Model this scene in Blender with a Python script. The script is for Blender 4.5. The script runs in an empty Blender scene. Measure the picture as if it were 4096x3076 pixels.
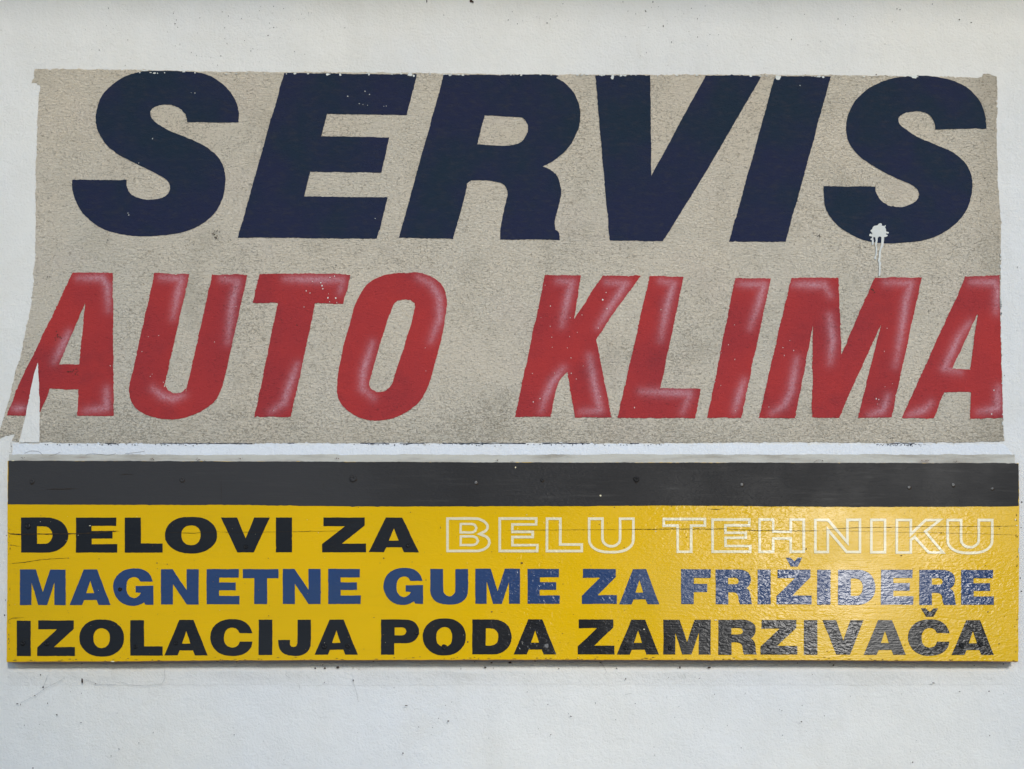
import bpy, math, random
from mathutils import Vector
from mathutils.geometry import delaunay_2d_cdt
import numpy as np

sc = bpy.context.scene
# ------------------------------------------------------------------ scale, camera, light
S = 0.00062              # metres on the wall per photograph pixel (4096 px wide)
CX, CY = 2048.0, 1538.0
DIST = 2.6
CAM_Z = -1.15            # the photographer stands lower than the signs
GROUND_Z = CAM_Z - 1.55

cam_d = bpy.data.cameras.new('camera')
cam = bpy.data.objects.new('camera', cam_d)
sc.collection.objects.link(cam)
cam.location = (0, -DIST, CAM_Z)
cam.rotation_euler = (math.radians(90), 0, 0)
W_M = 4096 * S
cam_d.sensor_width = 36
cam_d.lens = 36 * DIST / W_M
cam_d.shift_y = -CAM_Z / W_M
cam_d.clip_end = 200
cam_d.clip_start = 0.05
sc.camera = cam

SUN_EL, SUN_AZ = 20.3, 18.5     # azimuth measured from straight out of the wall towards the right
world = bpy.data.worlds.new('World')
sc.world = world
world.use_nodes = True
nt = world.node_tree
sky = nt.nodes.new('ShaderNodeTexSky')
sky.sky_type = 'NISHITA'
sky.sun_disc = False
sky.sun_elevation = math.radians(SUN_EL)
sky.sun_rotation = math.radians(180 - SUN_AZ)
sky.air_density = 1.0
sky.dust_density = 0.15
sky.ozone_density = 2.3
nt.links.new(sky.outputs[0], nt.nodes['Background'].inputs[0])
nt.nodes['Background'].inputs[1].default_value = 0.08

sl = bpy.data.lights.new('sun', 'SUN')
sl.energy = 0.86
sl.angle = math.radians(10)
sl.color = (1.0, 0.97, 0.92)
sun = bpy.data.objects.new('sun', sl)
sc.collection.objects.link(sun)
el, az = math.radians(SUN_EL), math.radians(SUN_AZ)
to_sun = Vector((math.sin(az) * math.cos(el), -math.cos(az) * math.cos(el), math.sin(el)))
sun.rotation_euler = to_sun.to_track_quat('Z', 'Y').to_euler()

sc.view_settings.view_transform = 'Standard'
sc.view_settings.look = 'None'
sc.view_settings.gamma = 1
sc.view_settings.exposure = 1.33

# ------------------------------------------------------------------ helpers
def flat(d):
    return lambda z: d

BOARD_TOP, BOARD_BOT = 1848, 2644
Z_TOP, Z_BOT = (CY - BOARD_TOP) * S, (CY - BOARD_BOT) * S
def board_depth(extra=0.0):      # the board leans: its lower edge stands further off the wall
    return lambda z: 0.018 + 0.016 * (Z_TOP - z) / (Z_TOP - Z_BOT) + extra

def P(px, py, depth):
    """place a point of the wall picture on a surface standing `depth` in front of the wall"""
    X, Z = (px - CX) * S, (CY - py) * S
    z = Z
    for _ in range(3):
        d = depth(z)
        k = 1 - d / DIST
        z = CAM_Z + (Z - CAM_Z) * k
    return (X * k, -d, z)

def link(name, verts, faces, mat, parent=None, smooth=False):
    me = bpy.data.meshes.new(name)
    me.from_pydata(verts, [], faces)
    me.materials.append(mat)
    if smooth:
        me.polygons.foreach_set('use_smooth', [True] * len(me.polygons))
    me.update()
    o = bpy.data.objects.new(name, me)
    sc.collection.objects.link(o)
    if parent:
        o.parent = parent
    return o

def thing(name, label, cat):
    o = bpy.data.objects.new(name, None)
    o.empty_display_size = 0.05
    sc.collection.objects.link(o)
    o['label'] = label
    o['category'] = cat
    return o

def smooth_loop(pts, ang=33, seg=5):
    """Catmull-Rom through gentle points, sharp where the outline turns hard"""
    n = len(pts)
    pts = [Vector(p) for p in pts]
    corner = []
    for i in range(n):
        a, b = pts[i] - pts[i - 1], pts[(i + 1) % n] - pts[i]
        t = abs(a.angle(b, 0)) if a.length and b.length else 0
        corner.append(t > math.radians(ang))
    out = []
    for i in range(n):
        p1, p2 = pts[i], pts[(i + 1) % n]
        p0 = pts[i - 1] if not corner[i] else p1 - (p2 - p1) * .5
        p3 = pts[(i + 2) % n] if not corner[(i + 1) % n] else p2 + (p2 - p1) * .5
        out.append(tuple(p1))
        if corner[i] and corner[(i + 1) % n]:
            continue
        m1 = (p2 - p0) * .5 if not corner[i] else (p2 - p1)
        m2 = (p3 - p1) * .5 if not corner[(i + 1) % n] else (p2 - p1)
        for k in range(1, seg):
            t = k / seg
            h = (2*t**3 - 3*t*t + 1) * p1 + (t**3 - 2*t*t + t) * m1 + (-2*t**3 + 3*t*t) * p2 + (t**3 - t*t) * m2
            out.append(tuple(h))
    return out

def densify(loop, step):
    out = []
    n = len(loop)
    for i in range(n):
        a, b = loop[i], loop[(i + 1) % n]
        L = math.hypot(b[0] - a[0], b[1] - a[1])
        k = max(1, int(L / step))
        for j in range(k):
            t = j / k
            out.append((a[0] + (b[0] - a[0]) * t, a[1] + (b[1] - a[1]) * t))
    return out

def rough_edge(loop, step, amp, rnd, spike=0.0, spike_amp=0):
    """uneven brushed edge: small offsets along the outline"""
    d = densify(loop, step)
    n = len(d)
    w = [rnd.gauss(0, 1) for _ in range(n)]
    slow = [sum(w[(i + k) % n] for k in range(-3, 4)) / 2.6 for i in range(n)]
    out = []
    for i in range(n):
        a, b = d[i - 1], d[(i + 1) % n]
        tx, ty = b[0] - a[0], b[1] - a[1]
        L = math.hypot(tx, ty) or 1
        off = amp * (0.65 * w[i] + 0.5 * slow[i])
        if rnd.random() < spike:
            off += rnd.uniform(-1, 1) * spike_amp
        out.append((d[i][0] + ty / L * off, d[i][1] - tx / L * off))
    return out

def inside(px, py, loops):
    r = np.zeros(len(px), bool)
    for lp in loops:
        a = np.array(lp)
        x0, y0 = a[:, 0], a[:, 1]
        x1, y1 = np.roll(x0, -1), np.roll(y0, -1)
        for i in range(len(a)):
            c = ((y0[i] > py) != (y1[i] > py))
            if not c.any():
                continue
            xi = x0[i] + (py - y0[i]) * (x1[i] - x0[i]) / ((y1[i] - y0[i]) or 1e-9)
            r ^= c & (px < xi)
    return r

def fill(loops, depth, grid=None):
    pts, edges = [], []
    for lp in loops:
        b = len(pts)
        pts += [Vector(p) for p in lp]
        edges += [(b + i, b + (i + 1) % len(lp)) for i in range(len(lp))]
    if grid:
        a = np.array([tuple(p) for p in pts])
        gx, gy = np.meshgrid(np.arange(a[:, 0].min() + grid / 2, a[:, 0].max(), grid),
                             np.arange(a[:, 1].min() + grid / 2, a[:, 1].max(), grid))
        gx, gy = gx.ravel(), gy.ravel()
        m = inside(gx, gy, loops)
        pts += [Vector((x + .1, y + .13)) for x, y in zip(gx[m], gy[m])]
    vs, _, fs, *_ = delaunay_2d_cdt(pts, edges, [], 0, 1e-4)
    v = np.array([tuple(p) for p in vs])
    f = np.array([tuple(t) for t in fs])
    c = v[f].mean(axis=1)
    keep = inside(c[:, 0], c[:, 1], loops)
    f = f[keep]
    a, b, cc = v[f[:, 0]], v[f[:, 1]], v[f[:, 2]]
    cr = (b[:, 0] - a[:, 0]) * (cc[:, 1] - a[:, 1]) - (b[:, 1] - a[:, 1]) * (cc[:, 0] - a[:, 0])
    f[cr > 0] = f[cr > 0][:, ::-1]      # face the street (photo y runs down)
    verts = [P(x, y, depth) for x, y in v]
    return verts, [tuple(int(i) for i in t) for t in f], v

def conv(pts, ox, oy, k=2.07625):
    return [(ox + x / k, oy + y / k) for x, y in pts]

# ------------------------------------------------------------------ materials
class M:
    def __init__(s, name):
        s.m = bpy.data.materials.new(name)
        s.m.use_nodes = True
        s.t = s.m.node_tree
        s.b = s.t.nodes['Principled BSDF']
        s.geo = s.t.nodes.new('ShaderNodeNewGeometry').outputs['Position']
    def n(s, kind, **kw):
        nd = s.t.nodes.new(kind)
        for k, v in kw.items():
            setattr(nd, k, v)
        return nd
    def link(s, a, b):
        s.t.links.new(a, b)
    def stretch(s, sx=1, sy=1, sz=1, off=(0, 0, 0)):
        m = s.n('ShaderNodeMapping')
        m.inputs['Scale'].default_value = (sx, sy, sz)
        m.inputs['Location'].default_value = off
        s.link(s.geo, m.inputs[0])
        return m.outputs[0]
    def noise(s, scale, detail=3, rough=.55, dist=0, vec=None):
        nd = s.n('ShaderNodeTexNoise')
        nd.inputs['Scale'].default_value = scale
        nd.inputs['Detail'].default_value = detail
        nd.inputs['Roughness'].default_value = rough
        nd.inputs['Distortion'].default_value = dist
        s.link(vec or s.geo, nd.inputs['Vector'])
        return nd.outputs['Fac']
    def vor(s, scale, vec=None, rand=1):
        nd = s.n('ShaderNodeTexVoronoi')
        nd.inputs['Scale'].default_value = scale
        s.link(vec or s.geo, nd.inputs['Vector'])
        return nd.outputs['Distance']
    def ramp(s, v, a, b, lo=0., hi=1.):
        nd = s.n('ShaderNodeMapRange', interpolation_type='SMOOTHSTEP')
        for k, x in zip(('From Min', 'From Max', 'To Min', 'To Max'), (a, b, lo, hi)):
            nd.inputs[k].default_value = x
        s.link(v, nd.inputs['Value'])
        return nd.outputs[0]
    def math(s, op, a, b):
        nd = s.n('ShaderNodeMath', operation=op)
        for i, x in enumerate((a, b)):
            if isinstance(x, (int, float)):
                nd.inputs[i].default_value = x
            else:
                s.link(x, nd.inputs[i])
        return nd.outputs[0]
    def mix(s, f, a, b):
        nd = s.n('ShaderNodeMix', data_type='RGBA')
        if isinstance(f, (int, float)):
            nd.inputs[0].default_value = f
        else:
            s.link(f, nd.inputs[0])
        for i, x in ((6, a), (7, b)):
            if isinstance(x, tuple):
                nd.inputs[i].default_value = (*x, 1)
            else:
                s.link(x, nd.inputs[i])
        return nd.outputs[2]
    def col(s, c):
        if isinstance(c, tuple):
            s.b.inputs['Base Color'].default_value = (*c, 1)
        else:
            s.link(c, s.b.inputs['Base Color'])
    def rough(s, r):
        if isinstance(r, (int, float)):
            s.b.inputs['Roughness'].default_value = r
        else:
            s.link(r, s.b.inputs['Roughness'])
    def bump(s, layers):
        """layers: (height, strength, distance)"""
        prev = None
        for h, st, di in layers:
            nd = s.n('ShaderNodeBump')
            if isinstance(st, (int, float)):
                nd.inputs['Strength'].default_value = st
            else:
                s.link(st, nd.inputs['Strength'])
            nd.inputs['Distance'].default_value = di
            s.link(h, nd.inputs['Height'])
            if prev:
                s.link(prev, nd.inputs['Normal'])
            prev = nd.outputs[0]
        s.link(prev, s.b.inputs['Normal'])
    def sep(s):
        nd = s.n('ShaderNodeSeparateXYZ')
        s.link(s.geo, nd.inputs[0])
        return nd.outputs

def spec(m, v):
    m.b.inputs['Specular IOR Level'].default_value = v

# white wall paint over stucco
def white_paint(name, a, b, soil):
    m = M(name)
    blot = m.ramp(m.noise(1.3, 2), .35, .65)
    c = m.mix(blot, a, b)
    fine = m.ramp(m.noise(9, 5, .6), .3, .75, 0, .18)
    c = m.mix(fine, c, soil)
    run = m.ramp(m.noise(7, 4, .65, 0, m.stretch(1, 1, .12)), .55, .78, 0, .16)
    c = m.mix(run, c, (.52, .50, .44))
    pits = m.ramp(m.noise(330, 2, .6), .68, .78, 0, .28)
    c = m.mix(pits, c, tuple(x * .45 for x in soil))
    stain = m.ramp(m.noise(2.1, 5, .7, .5), .5, .75, 0, .22)
    c = m.mix(stain, c, (.66, .60, .50))
    m.col(c)
    m.rough(.85); spec(m, .25)
    m.bump([(m.noise(3.2, 3), .4, .03), (m.noise(60, 3, .6), .35, .006), (m.noise(190, 4, .66, .4), .45, .006)])
    return m.m

wall_white = white_paint('white_wall_paint', (.79, .765, .71), (.74, .735, .72), (.58, .56, .50))
strip_white = white_paint('fresh_white_paint', (.76, .78, .80), (.73, .75, .78), (.66, .67, .68))
chip_white = white_paint('white_paint_drips', (.74, .75, .70), (.68, .70, .68), (.5, .5, .46))

splash_white = white_paint('greyish_paint_splash', (.70, .70, .66), (.62, .63, .60), (.50, .51, .49))

def fillet_mat():
    m = M('dusty_plaster')
    st = m.stretch(.25, 1, 1)
    dirt = m.ramp(m.noise(26, 4, .6, 0, st), .42, .72)
    c = m.mix(dirt, (.50, .48, .42), (.34, .31, .26))
    spots = m.ramp(m.noise(14, 3, .6, 0, st), .62, .74, 0, .8)
    c = m.mix(spots, c, (.25, .18, .14))
    m.col(c); m.rough(.9); spec(m, .2)
    m.bump([(m.noise(160, 4, .6, 0, m.stretch(.4, 1, 1)), .6, .004)])
    return m.m
fillet_m = fillet_mat()

def stucco_pits(m, thr=.545, w=.10):
    """tiny dark hollows of the roughcast, denser towards the lower part of the panel"""
    o = m.sep()
    low = m.ramp(o['Z'], .02, -.14, 0, .045)
    area = m.ramp(m.noise(4.0, 4, .65), .3, .7, -.06, .05)
    h = m.noise(215, 3, .66, .9, m.stretch(.72, 1, 1.15))
    hv = m.math('ADD', m.math('ADD', h, low), area)
    return h, m.ramp(hv, thr, thr + w)

def stucco_bump(m, st=.75):
    return [(m.noise(215, 3, .66, .9, m.stretch(.72, 1, 1.15)), st, .009), (m.noise(45, 3), .25, .004)]

def beige():
    m = M('old_beige_stucco_paint')
    h, pits = stucco_pits(m)
    t = m.ramp(m.noise(2.6, 3, .6), .3, .72)
    c = m.mix(t, (.74, .645, .51), (.69, .62, .505))
    t2 = m.ramp(m.noise(7, 5, .65), .48, .75, 0, .4)
    c = m.mix(t2, c, (.40, .35, .265))
    pale = m.ramp(m.noise(3.3, 4, .65, .3, m.stretch(1, 1, 1.3, (5, 0, 2))), .52, .68, 0, .55)
    c = m.mix(pale, c, (.70, .61, .50))
    big = m.ramp(m.noise(70, 2, .5), .70, .76, 0, .55)
    c = m.mix(big, c, (.22, .19, .15))
    c = m.mix(m.math('MULTIPLY', pits, .52), c, (.16, .13, .09))
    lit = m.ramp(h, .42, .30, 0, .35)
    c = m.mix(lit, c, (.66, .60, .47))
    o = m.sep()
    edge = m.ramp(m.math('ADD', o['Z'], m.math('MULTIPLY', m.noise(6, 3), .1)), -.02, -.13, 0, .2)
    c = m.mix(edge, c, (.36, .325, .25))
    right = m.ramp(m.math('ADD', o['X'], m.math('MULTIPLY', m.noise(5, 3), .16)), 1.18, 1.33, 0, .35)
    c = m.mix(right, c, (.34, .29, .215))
    m.col(c); m.rough(.92); spec(m, .15)
    low = m.ramp(m.math('ADD', o['Z'], m.math('MULTIPLY', m.noise(4, 3), .2)), .16, -.10, .08, .5)
    m.bump(stucco_bump(m, .9) + [(m.noise(120, 3, .6, .7, m.stretch(.7, 1, 1.2)), low, .012)])
    return m.m
beige_m = beige()

def navy():
    m = M('navy_wall_paint')
    h, pits = stucco_pits(m, .60, .1)
    t = m.ramp(m.noise(4, 4, .6), .4, .65)
    c = m.mix(t, (.0175, .0225, .056), (.0130, .0255, .045))
    t = m.ramp(m.noise(75, 4, .75, 0, m.stretch(.5, 1, 1.4)), .45, .75, 0, .7)
    c = m.mix(t, c, (.034, .036, .050))
    t = m.ramp(m.noise(7, 4, .7), .62, .75, 0, .35)
    c = m.mix(t, c, (.06, .055, .045))
    fl = m.ramp(m.noise(150, 3, .7), .755, .80, 0, .5)
    c = m.mix(fl, c, (.38, .36, .33))
    m.col(c); m.rough(.8); spec(m, .15)
    m.bump(stucco_bump(m, .5))
    return m.m
navy_m = navy()

def red():
    m = M('red_airbrushed_paint')
    h, pits = stucco_pits(m, .62, .05)
    t = m.ramp(m.noise(4, 3), .3, .7)
    c = m.mix(t, (.43, .036, .034), (.345, .032, .036))
    t = m.ramp(m.noise(9, 4, .7), .5, .75, 0, .35)
    c = m.mix(t, c, (.20, .026, .034))
    at = m.n('ShaderNodeAttribute', attribute_name='airbrush')
    grain = m.ramp(m.noise(260, 3, .7), .30, .62, .45, 1.15)
    c = m.mix(m.math('MULTIPLY', at.outputs['Fac'], grain), c, (.66, .40, .45))
    c = m.mix(m.math('MULTIPLY', pits, .45), c, (.10, .018, .02))
    fl = m.ramp(m.noise(120, 3, .75), .735, .78, 0, .65)
    c = m.mix(fl, c, (.62, .42, .36))
    m.col(c); m.rough(.7); spec(m, .2)
    m.bump(stucco_bump(m, .5))
    return m.m
red_m = red()

def board_paint(name, base, alt, dirt, rough, wr, fine=.5, streak=.15, coat=.4):
    m = M(name)
    grain = m.stretch(.12, 1, 1.6)
    t = m.ramp(m.noise(5, 4, .6, 0, m.stretch(.5, 1, 1)), .3, .7)
    c = m.mix(t, base, alt)
    g = m.ramp(m.noise(60, 4, .7, 0, grain), .52, .8, 0, streak)
    c = m.mix(g, c, dirt)
    sp = m.ramp(m.noise(120, 3, .75), .72, .78, 0, .5)
    c = m.mix(sp, c, tuple(x * .5 for x in dirt))
    if name == 'dark_grey_enamel':      # left half of the header lightened in its colour to stand for sheen
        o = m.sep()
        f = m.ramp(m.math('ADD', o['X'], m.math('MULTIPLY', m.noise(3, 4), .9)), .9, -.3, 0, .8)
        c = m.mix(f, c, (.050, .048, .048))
    m.col(c)
    m.rough(m.ramp(m.noise(7, 3), .3, .7, rough - .04, rough + .06)); spec(m, coat)
    # wrinkled brushed enamel, more so where it was laid on thickly
    thick = m.ramp(m.noise(2.1, 2, .5, 0, m.stretch(1, 1, .5, (3.1, 0, 1.7))), .38, .62, wr * .2, wr)
    m.bump([(m.noise(2.2, 2), .2, .02),
            (m.noise(80, 1.2, .5, 1.4, m.stretch(.7, 1, 1.3)), thick, .0042),
            (m.noise(150, 1, .5, 0, grain), fine * .35, .0012)])
    return m.m

yellow_m = board_paint('yellow_enamel', (.74, .435, .001), (.68, .41, .002), (.38, .21, .02), .22, .22, .5, .12, .085)
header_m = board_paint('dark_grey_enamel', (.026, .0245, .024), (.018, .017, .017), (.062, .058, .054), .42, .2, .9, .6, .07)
black_m = board_paint('black_enamel', (.014, .014, .015), (.019, .019, .020), (.05, .046, .04), .20, .32, .5, .12, .10)
blue_m = board_paint('blue_enamel', (.024, .051, .135), (.028, .055, .125), (.06, .07, .12), .19, .38, .5, .15, .14)
cream_m = board_paint('cream_enamel', (.74, .65, .42), (.68, .60, .39), (.42, .38, .2), .3, .3, .5, .3, .25)

def simple(name, c, r=.8, var=.3, sc_=40):
    m = M(name)
    t = m.ramp(m.noise(sc_, 4, .6), .35, .7)
    m.col(m.mix(t, c, tuple(x * (1 - var) for x in c)))
    m.rough(r); spec(m, .3)
    m.bump([(m.noise(sc_ * 4, 3), .4, .003)])
    return m.m
fdirt_m = simple('fillet_dirt', (.20, .15, .12), .9, .4, 200)
wood_m = simple('bare_plywood_edge', (.55, .27, .11), .8, .5, 60)
gap_m = simple('open_crack', (.035, .022, .012), .9, .3)
speck_m = simple('dry_dirt', (.07, .045, .035), .9, .5, 300)
greyspeck_m = simple('grey_dust', (.26, .25, .23), .9, .4, 300)
web_m = simple('dusty_cobweb', (.38, .37, .34), .9, .3)
ground_m = simple('pale_concrete', (.36, .35, .33), .9, .25, 3)
soffit_m = simple('roof_boards', (.30, .27, .23), .85, .3, 8)

# ------------------------------------------------------------------ setting
g = link('ground', [(-30, -40, GROUND_Z), (30, -40, GROUND_Z), (30, .3, GROUND_Z), (-30, .3, GROUND_Z)], [(0, 1, 2, 3)], ground_m)
g['kind'] = 'structure'

def box(x0, x1, y0, y1, z0, z1):
    v = [(x, y, z) for x in (x0, x1) for y in (y0, y1) for z in (z0, z1)]
    f = [(0, 1, 3, 2), (4, 6, 7, 5), (0, 4, 5, 1), (2, 3, 7, 6), (0, 2, 6, 4), (1, 5, 7, 3)]
    return v, f
v, f = box(-6, 6, 0, .25, GROUND_Z, 1.43)
wall = link('wall', v, f, wall_white)
wall['label'] = 'white painted stucco wall behind both signs'
wall['category'] = 'wall'

# unseen boarded eaves added above the frame to shade the upper part of the wall
eaves = thing('unseen_eaves', 'unseen boarded eaves added over the white wall to shade its top', 'roof')
v, f = box(-6, 6, -1.04, .25, 1.43, 1.47)
link('roof_deck', v, f, soffit_m, eaves)
v, f = box(-6, 6, -1.07, -1.04, 1.41, 1.57)
link('fascia', v, f, soffit_m, eaves)

# unseen houses added behind the camera; their gap shapes the board's glare
def unseen_house(name, label, x0, x1, y, top, wall_mat, rows, cols, deep=7):
    h = thing(name, label, 'unseen_house')
    v, f = box(x0, x1, y - deep, y, GROUND_Z, top)
    link('house_wall', v, f, wall_mat, h)
    v, f = box(x0 - .3, x1 + .3, y - deep - .3, y + .4, top, top + .18)
    link('roof', v, f, soffit_m, h)
    for r_ in range(rows):
        for c_ in range(cols):
            cx = x0 + (c_ + .5) * (x1 - x0) / cols
            z0 = GROUND_Z + 1.0 + r_ * 2.9
            v, f = box(cx - .6, cx + .6, y, y + .06, z0, z0 + 1.4)
            w = link('window', v, f, soffit_m, h)
            v, f = box(cx - .5, cx + .5, y + .06, y + .075, z0 + .1, z0 + 1.3)
            link('pane', v, f, pane_m, w)
    return h
pane_m = simple('dark_window_glass', (.03, .035, .04), .15, .1, 3)
render_m = simple('grey_house_render', (.20, .19, .17), .9, .2, 2)
unseen_house('unseen_house', 'narrow unseen grey building added behind the camera, left of the glare gap', -1.2, 3.5, -15, 5.4, render_m, 3, 2, 2.5)
unseen_house('unseen_house', 'unseen grey building added behind the camera, right of the glare gap', 8.0, 17, -15, 5.4, render_m, 3, 3, 2)

# ------------------------------------------------------------------ painted sign on the stucco
rnd = random.Random(11)
sign = thing('painted_sign', 'old beige painted wall panel lettered navy SERVIS over red AUTO KLIMA', 'painted sign')

top = [(139, 275), (330, 277), (560, 280), (760, 286), (1000, 288), (1300, 288), (1700, 292), (2000, 296), (2400, 298),
       (2800, 299), (3200, 299), (3500, 302), (3700, 304), (3900, 311), (3928, 310), (3934, 297), (3958, 296), (3972, 303), (3988, 305)]
right = [(3989, 340), (3987, 540), (3992, 750), (4004, 890), (4005, 1010), (4001, 1240), (4008, 1480), (4012, 1670), (4018, 1763)]
bottom = [(3900, 1768), (3500, 1771), (3200, 1768), (2800, 1770), (2400, 1773), (2000, 1771), (1500, 1771), (1000, 1773),
          (600, 1773), (300, 1772), (160, 1768), (70, 1767), (48, 1764), (60, 1735), (10, 1750), (-12, 1762), (-14, 1730)]
left = [(2, 1715), (36, 1602), (63, 1482), (78, 1440), (101, 1337), (120, 1240), (137, 1120), (131, 1095), (141, 1040), (143, 950),
        (141, 760), (145, 620), (149, 480), (159, 340), (148, 337), (146, 330), (126, 331), (130, 321), (137, 310), (135, 290)]
patch = rough_edge(top + right + bottom + left, 7, 1.3, rnd, .12, 4)
v, f, _ = fill([patch], flat(.001))
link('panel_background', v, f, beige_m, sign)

L_SERVIS = [
 ('S', 0, 200, [[(1982,600),(1984,540),(1972,465),(1940,390),(1880,308),(1800,245),(1720,205),(1635,182),(1500,176),(1320,174),(1190,176),(1090,198),(1000,238),(930,288),(870,345),(830,410),(805,490),(797,570),(805,650),(832,712),(880,785),(960,855),(1080,920),(1200,977),(1300,1027),(1370,1068),(1405,1110),(1412,1150),(1400,1190),(1360,1222),(1290,1242),(1200,1242),(1130,1222),(1080,1185),(1055,1135),(1050,1080),(600,1075),(598,1130),(612,1210),(645,1290),(700,1370),(780,1438),(870,1490),(970,1525),(1080,1542),(1200,1545),(1330,1540),(1450,1525),(1560,1498),(1650,1460),(1725,1408),(1790,1345),(1838,1260),(1862,1170),(1870,1085),(1865,1020),(1848,955),(1808,885),(1740,822),(1660,775),(1540,722),(1420,675),(1330,625),(1275,582),(1252,545),(1248,510),(1265,485),(1310,463),(1380,453),(1450,465),(1502,492),(1535,530),(1548,565),(1552,600)]]),
 ('E', 900, 200, [[(490,190),(1592,203),(1510,540),(850,533),(800,717),(1365,725),(1300,1018),(708,1010),(658,1215),(1352,1225),(1262,1566),(107,1558)]]),
 ('R', 1500, 200, [[(570,207),(1440,205),(1510,232),(1572,270),(1630,328),(1670,390),(1695,450),(1705,520),(1700,595),(1685,665),(1652,740),(1610,805),(1555,862),(1480,922),(1393,967),(1455,992),(1500,1030),(1530,1085),(1545,1160),(1540,1240),(1520,1320),(1497,1400),(1490,1450),(1497,1495),(1528,1510),(1532,1577),(1040,1573),(1043,1480),(1060,1385),(1085,1265),(1100,1190),(1090,1145),(1060,1112),(1000,1090),(920,1083),(800,1082),(762,1110),(755,1180),(648,1568),(198,1558)],
                  [(913,543),(1190,556),(1245,580),(1270,620),(1268,672),(1250,722),(1215,762),(1160,785),(1070,795),(850,782)]]),
 ('V', 2300, 200, [[(168,210),(625,208),(635,1045),(940,480),(1050,285),(1085,212),(1553,212),(1310,630),(1100,990),(730,1587),(288,1582)]]),
 ('I', 2300, 200, [[(1660,215),(2125,220),(1750,1592),(1280,1592)]]),
 ('S', 3072, 200, [[(1813,652),(1808,560),(1790,488),(1752,410),(1690,340),(1610,285),(1510,245),(1390,222),(1260,213),(1120,222),(1000,245),(900,285),(810,337),(735,410),(682,500),(655,590),(652,670),(665,748),(705,822),(775,895),(880,965),(1000,1030),(1120,1085),(1200,1125),(1245,1160),(1257,1197),(1240,1240),(1200,1275),(1140,1298),(1080,1303),(1010,1292),(950,1258),(912,1212),(896,1165),(897,1133),(460,1130),(460,1200),(474,1300),(512,1380),(572,1450),(650,1510),(750,1560),(860,1592),(1000,1605),(1130,1602),(1270,1585),(1400,1545),(1508,1485),(1590,1412),(1648,1330),(1685,1232),(1700,1130),(1695,1060),(1672,990),(1630,927),(1560,867),(1480,820),(1380,780),(1280,738),(1180,685),(1112,637),(1086,600),(1085,570),(1105,540),(1150,517),(1220,510),(1290,517),(1340,540),(1370,578),(1385,620),(1388,662)]]),
]
for ch, ox, oy, loops in L_SERVIS:
    lp = [rough_edge(smooth_loop(conv(l, ox, oy)), 8, .8, rnd, .03, 2.5) for l in loops]
    v, f, _ = fill(lp, flat(.0018))
    o = link('letter', v, f, navy_m, sign)
    o['label'] = 'large navy slanted letter %s' % ch

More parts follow.
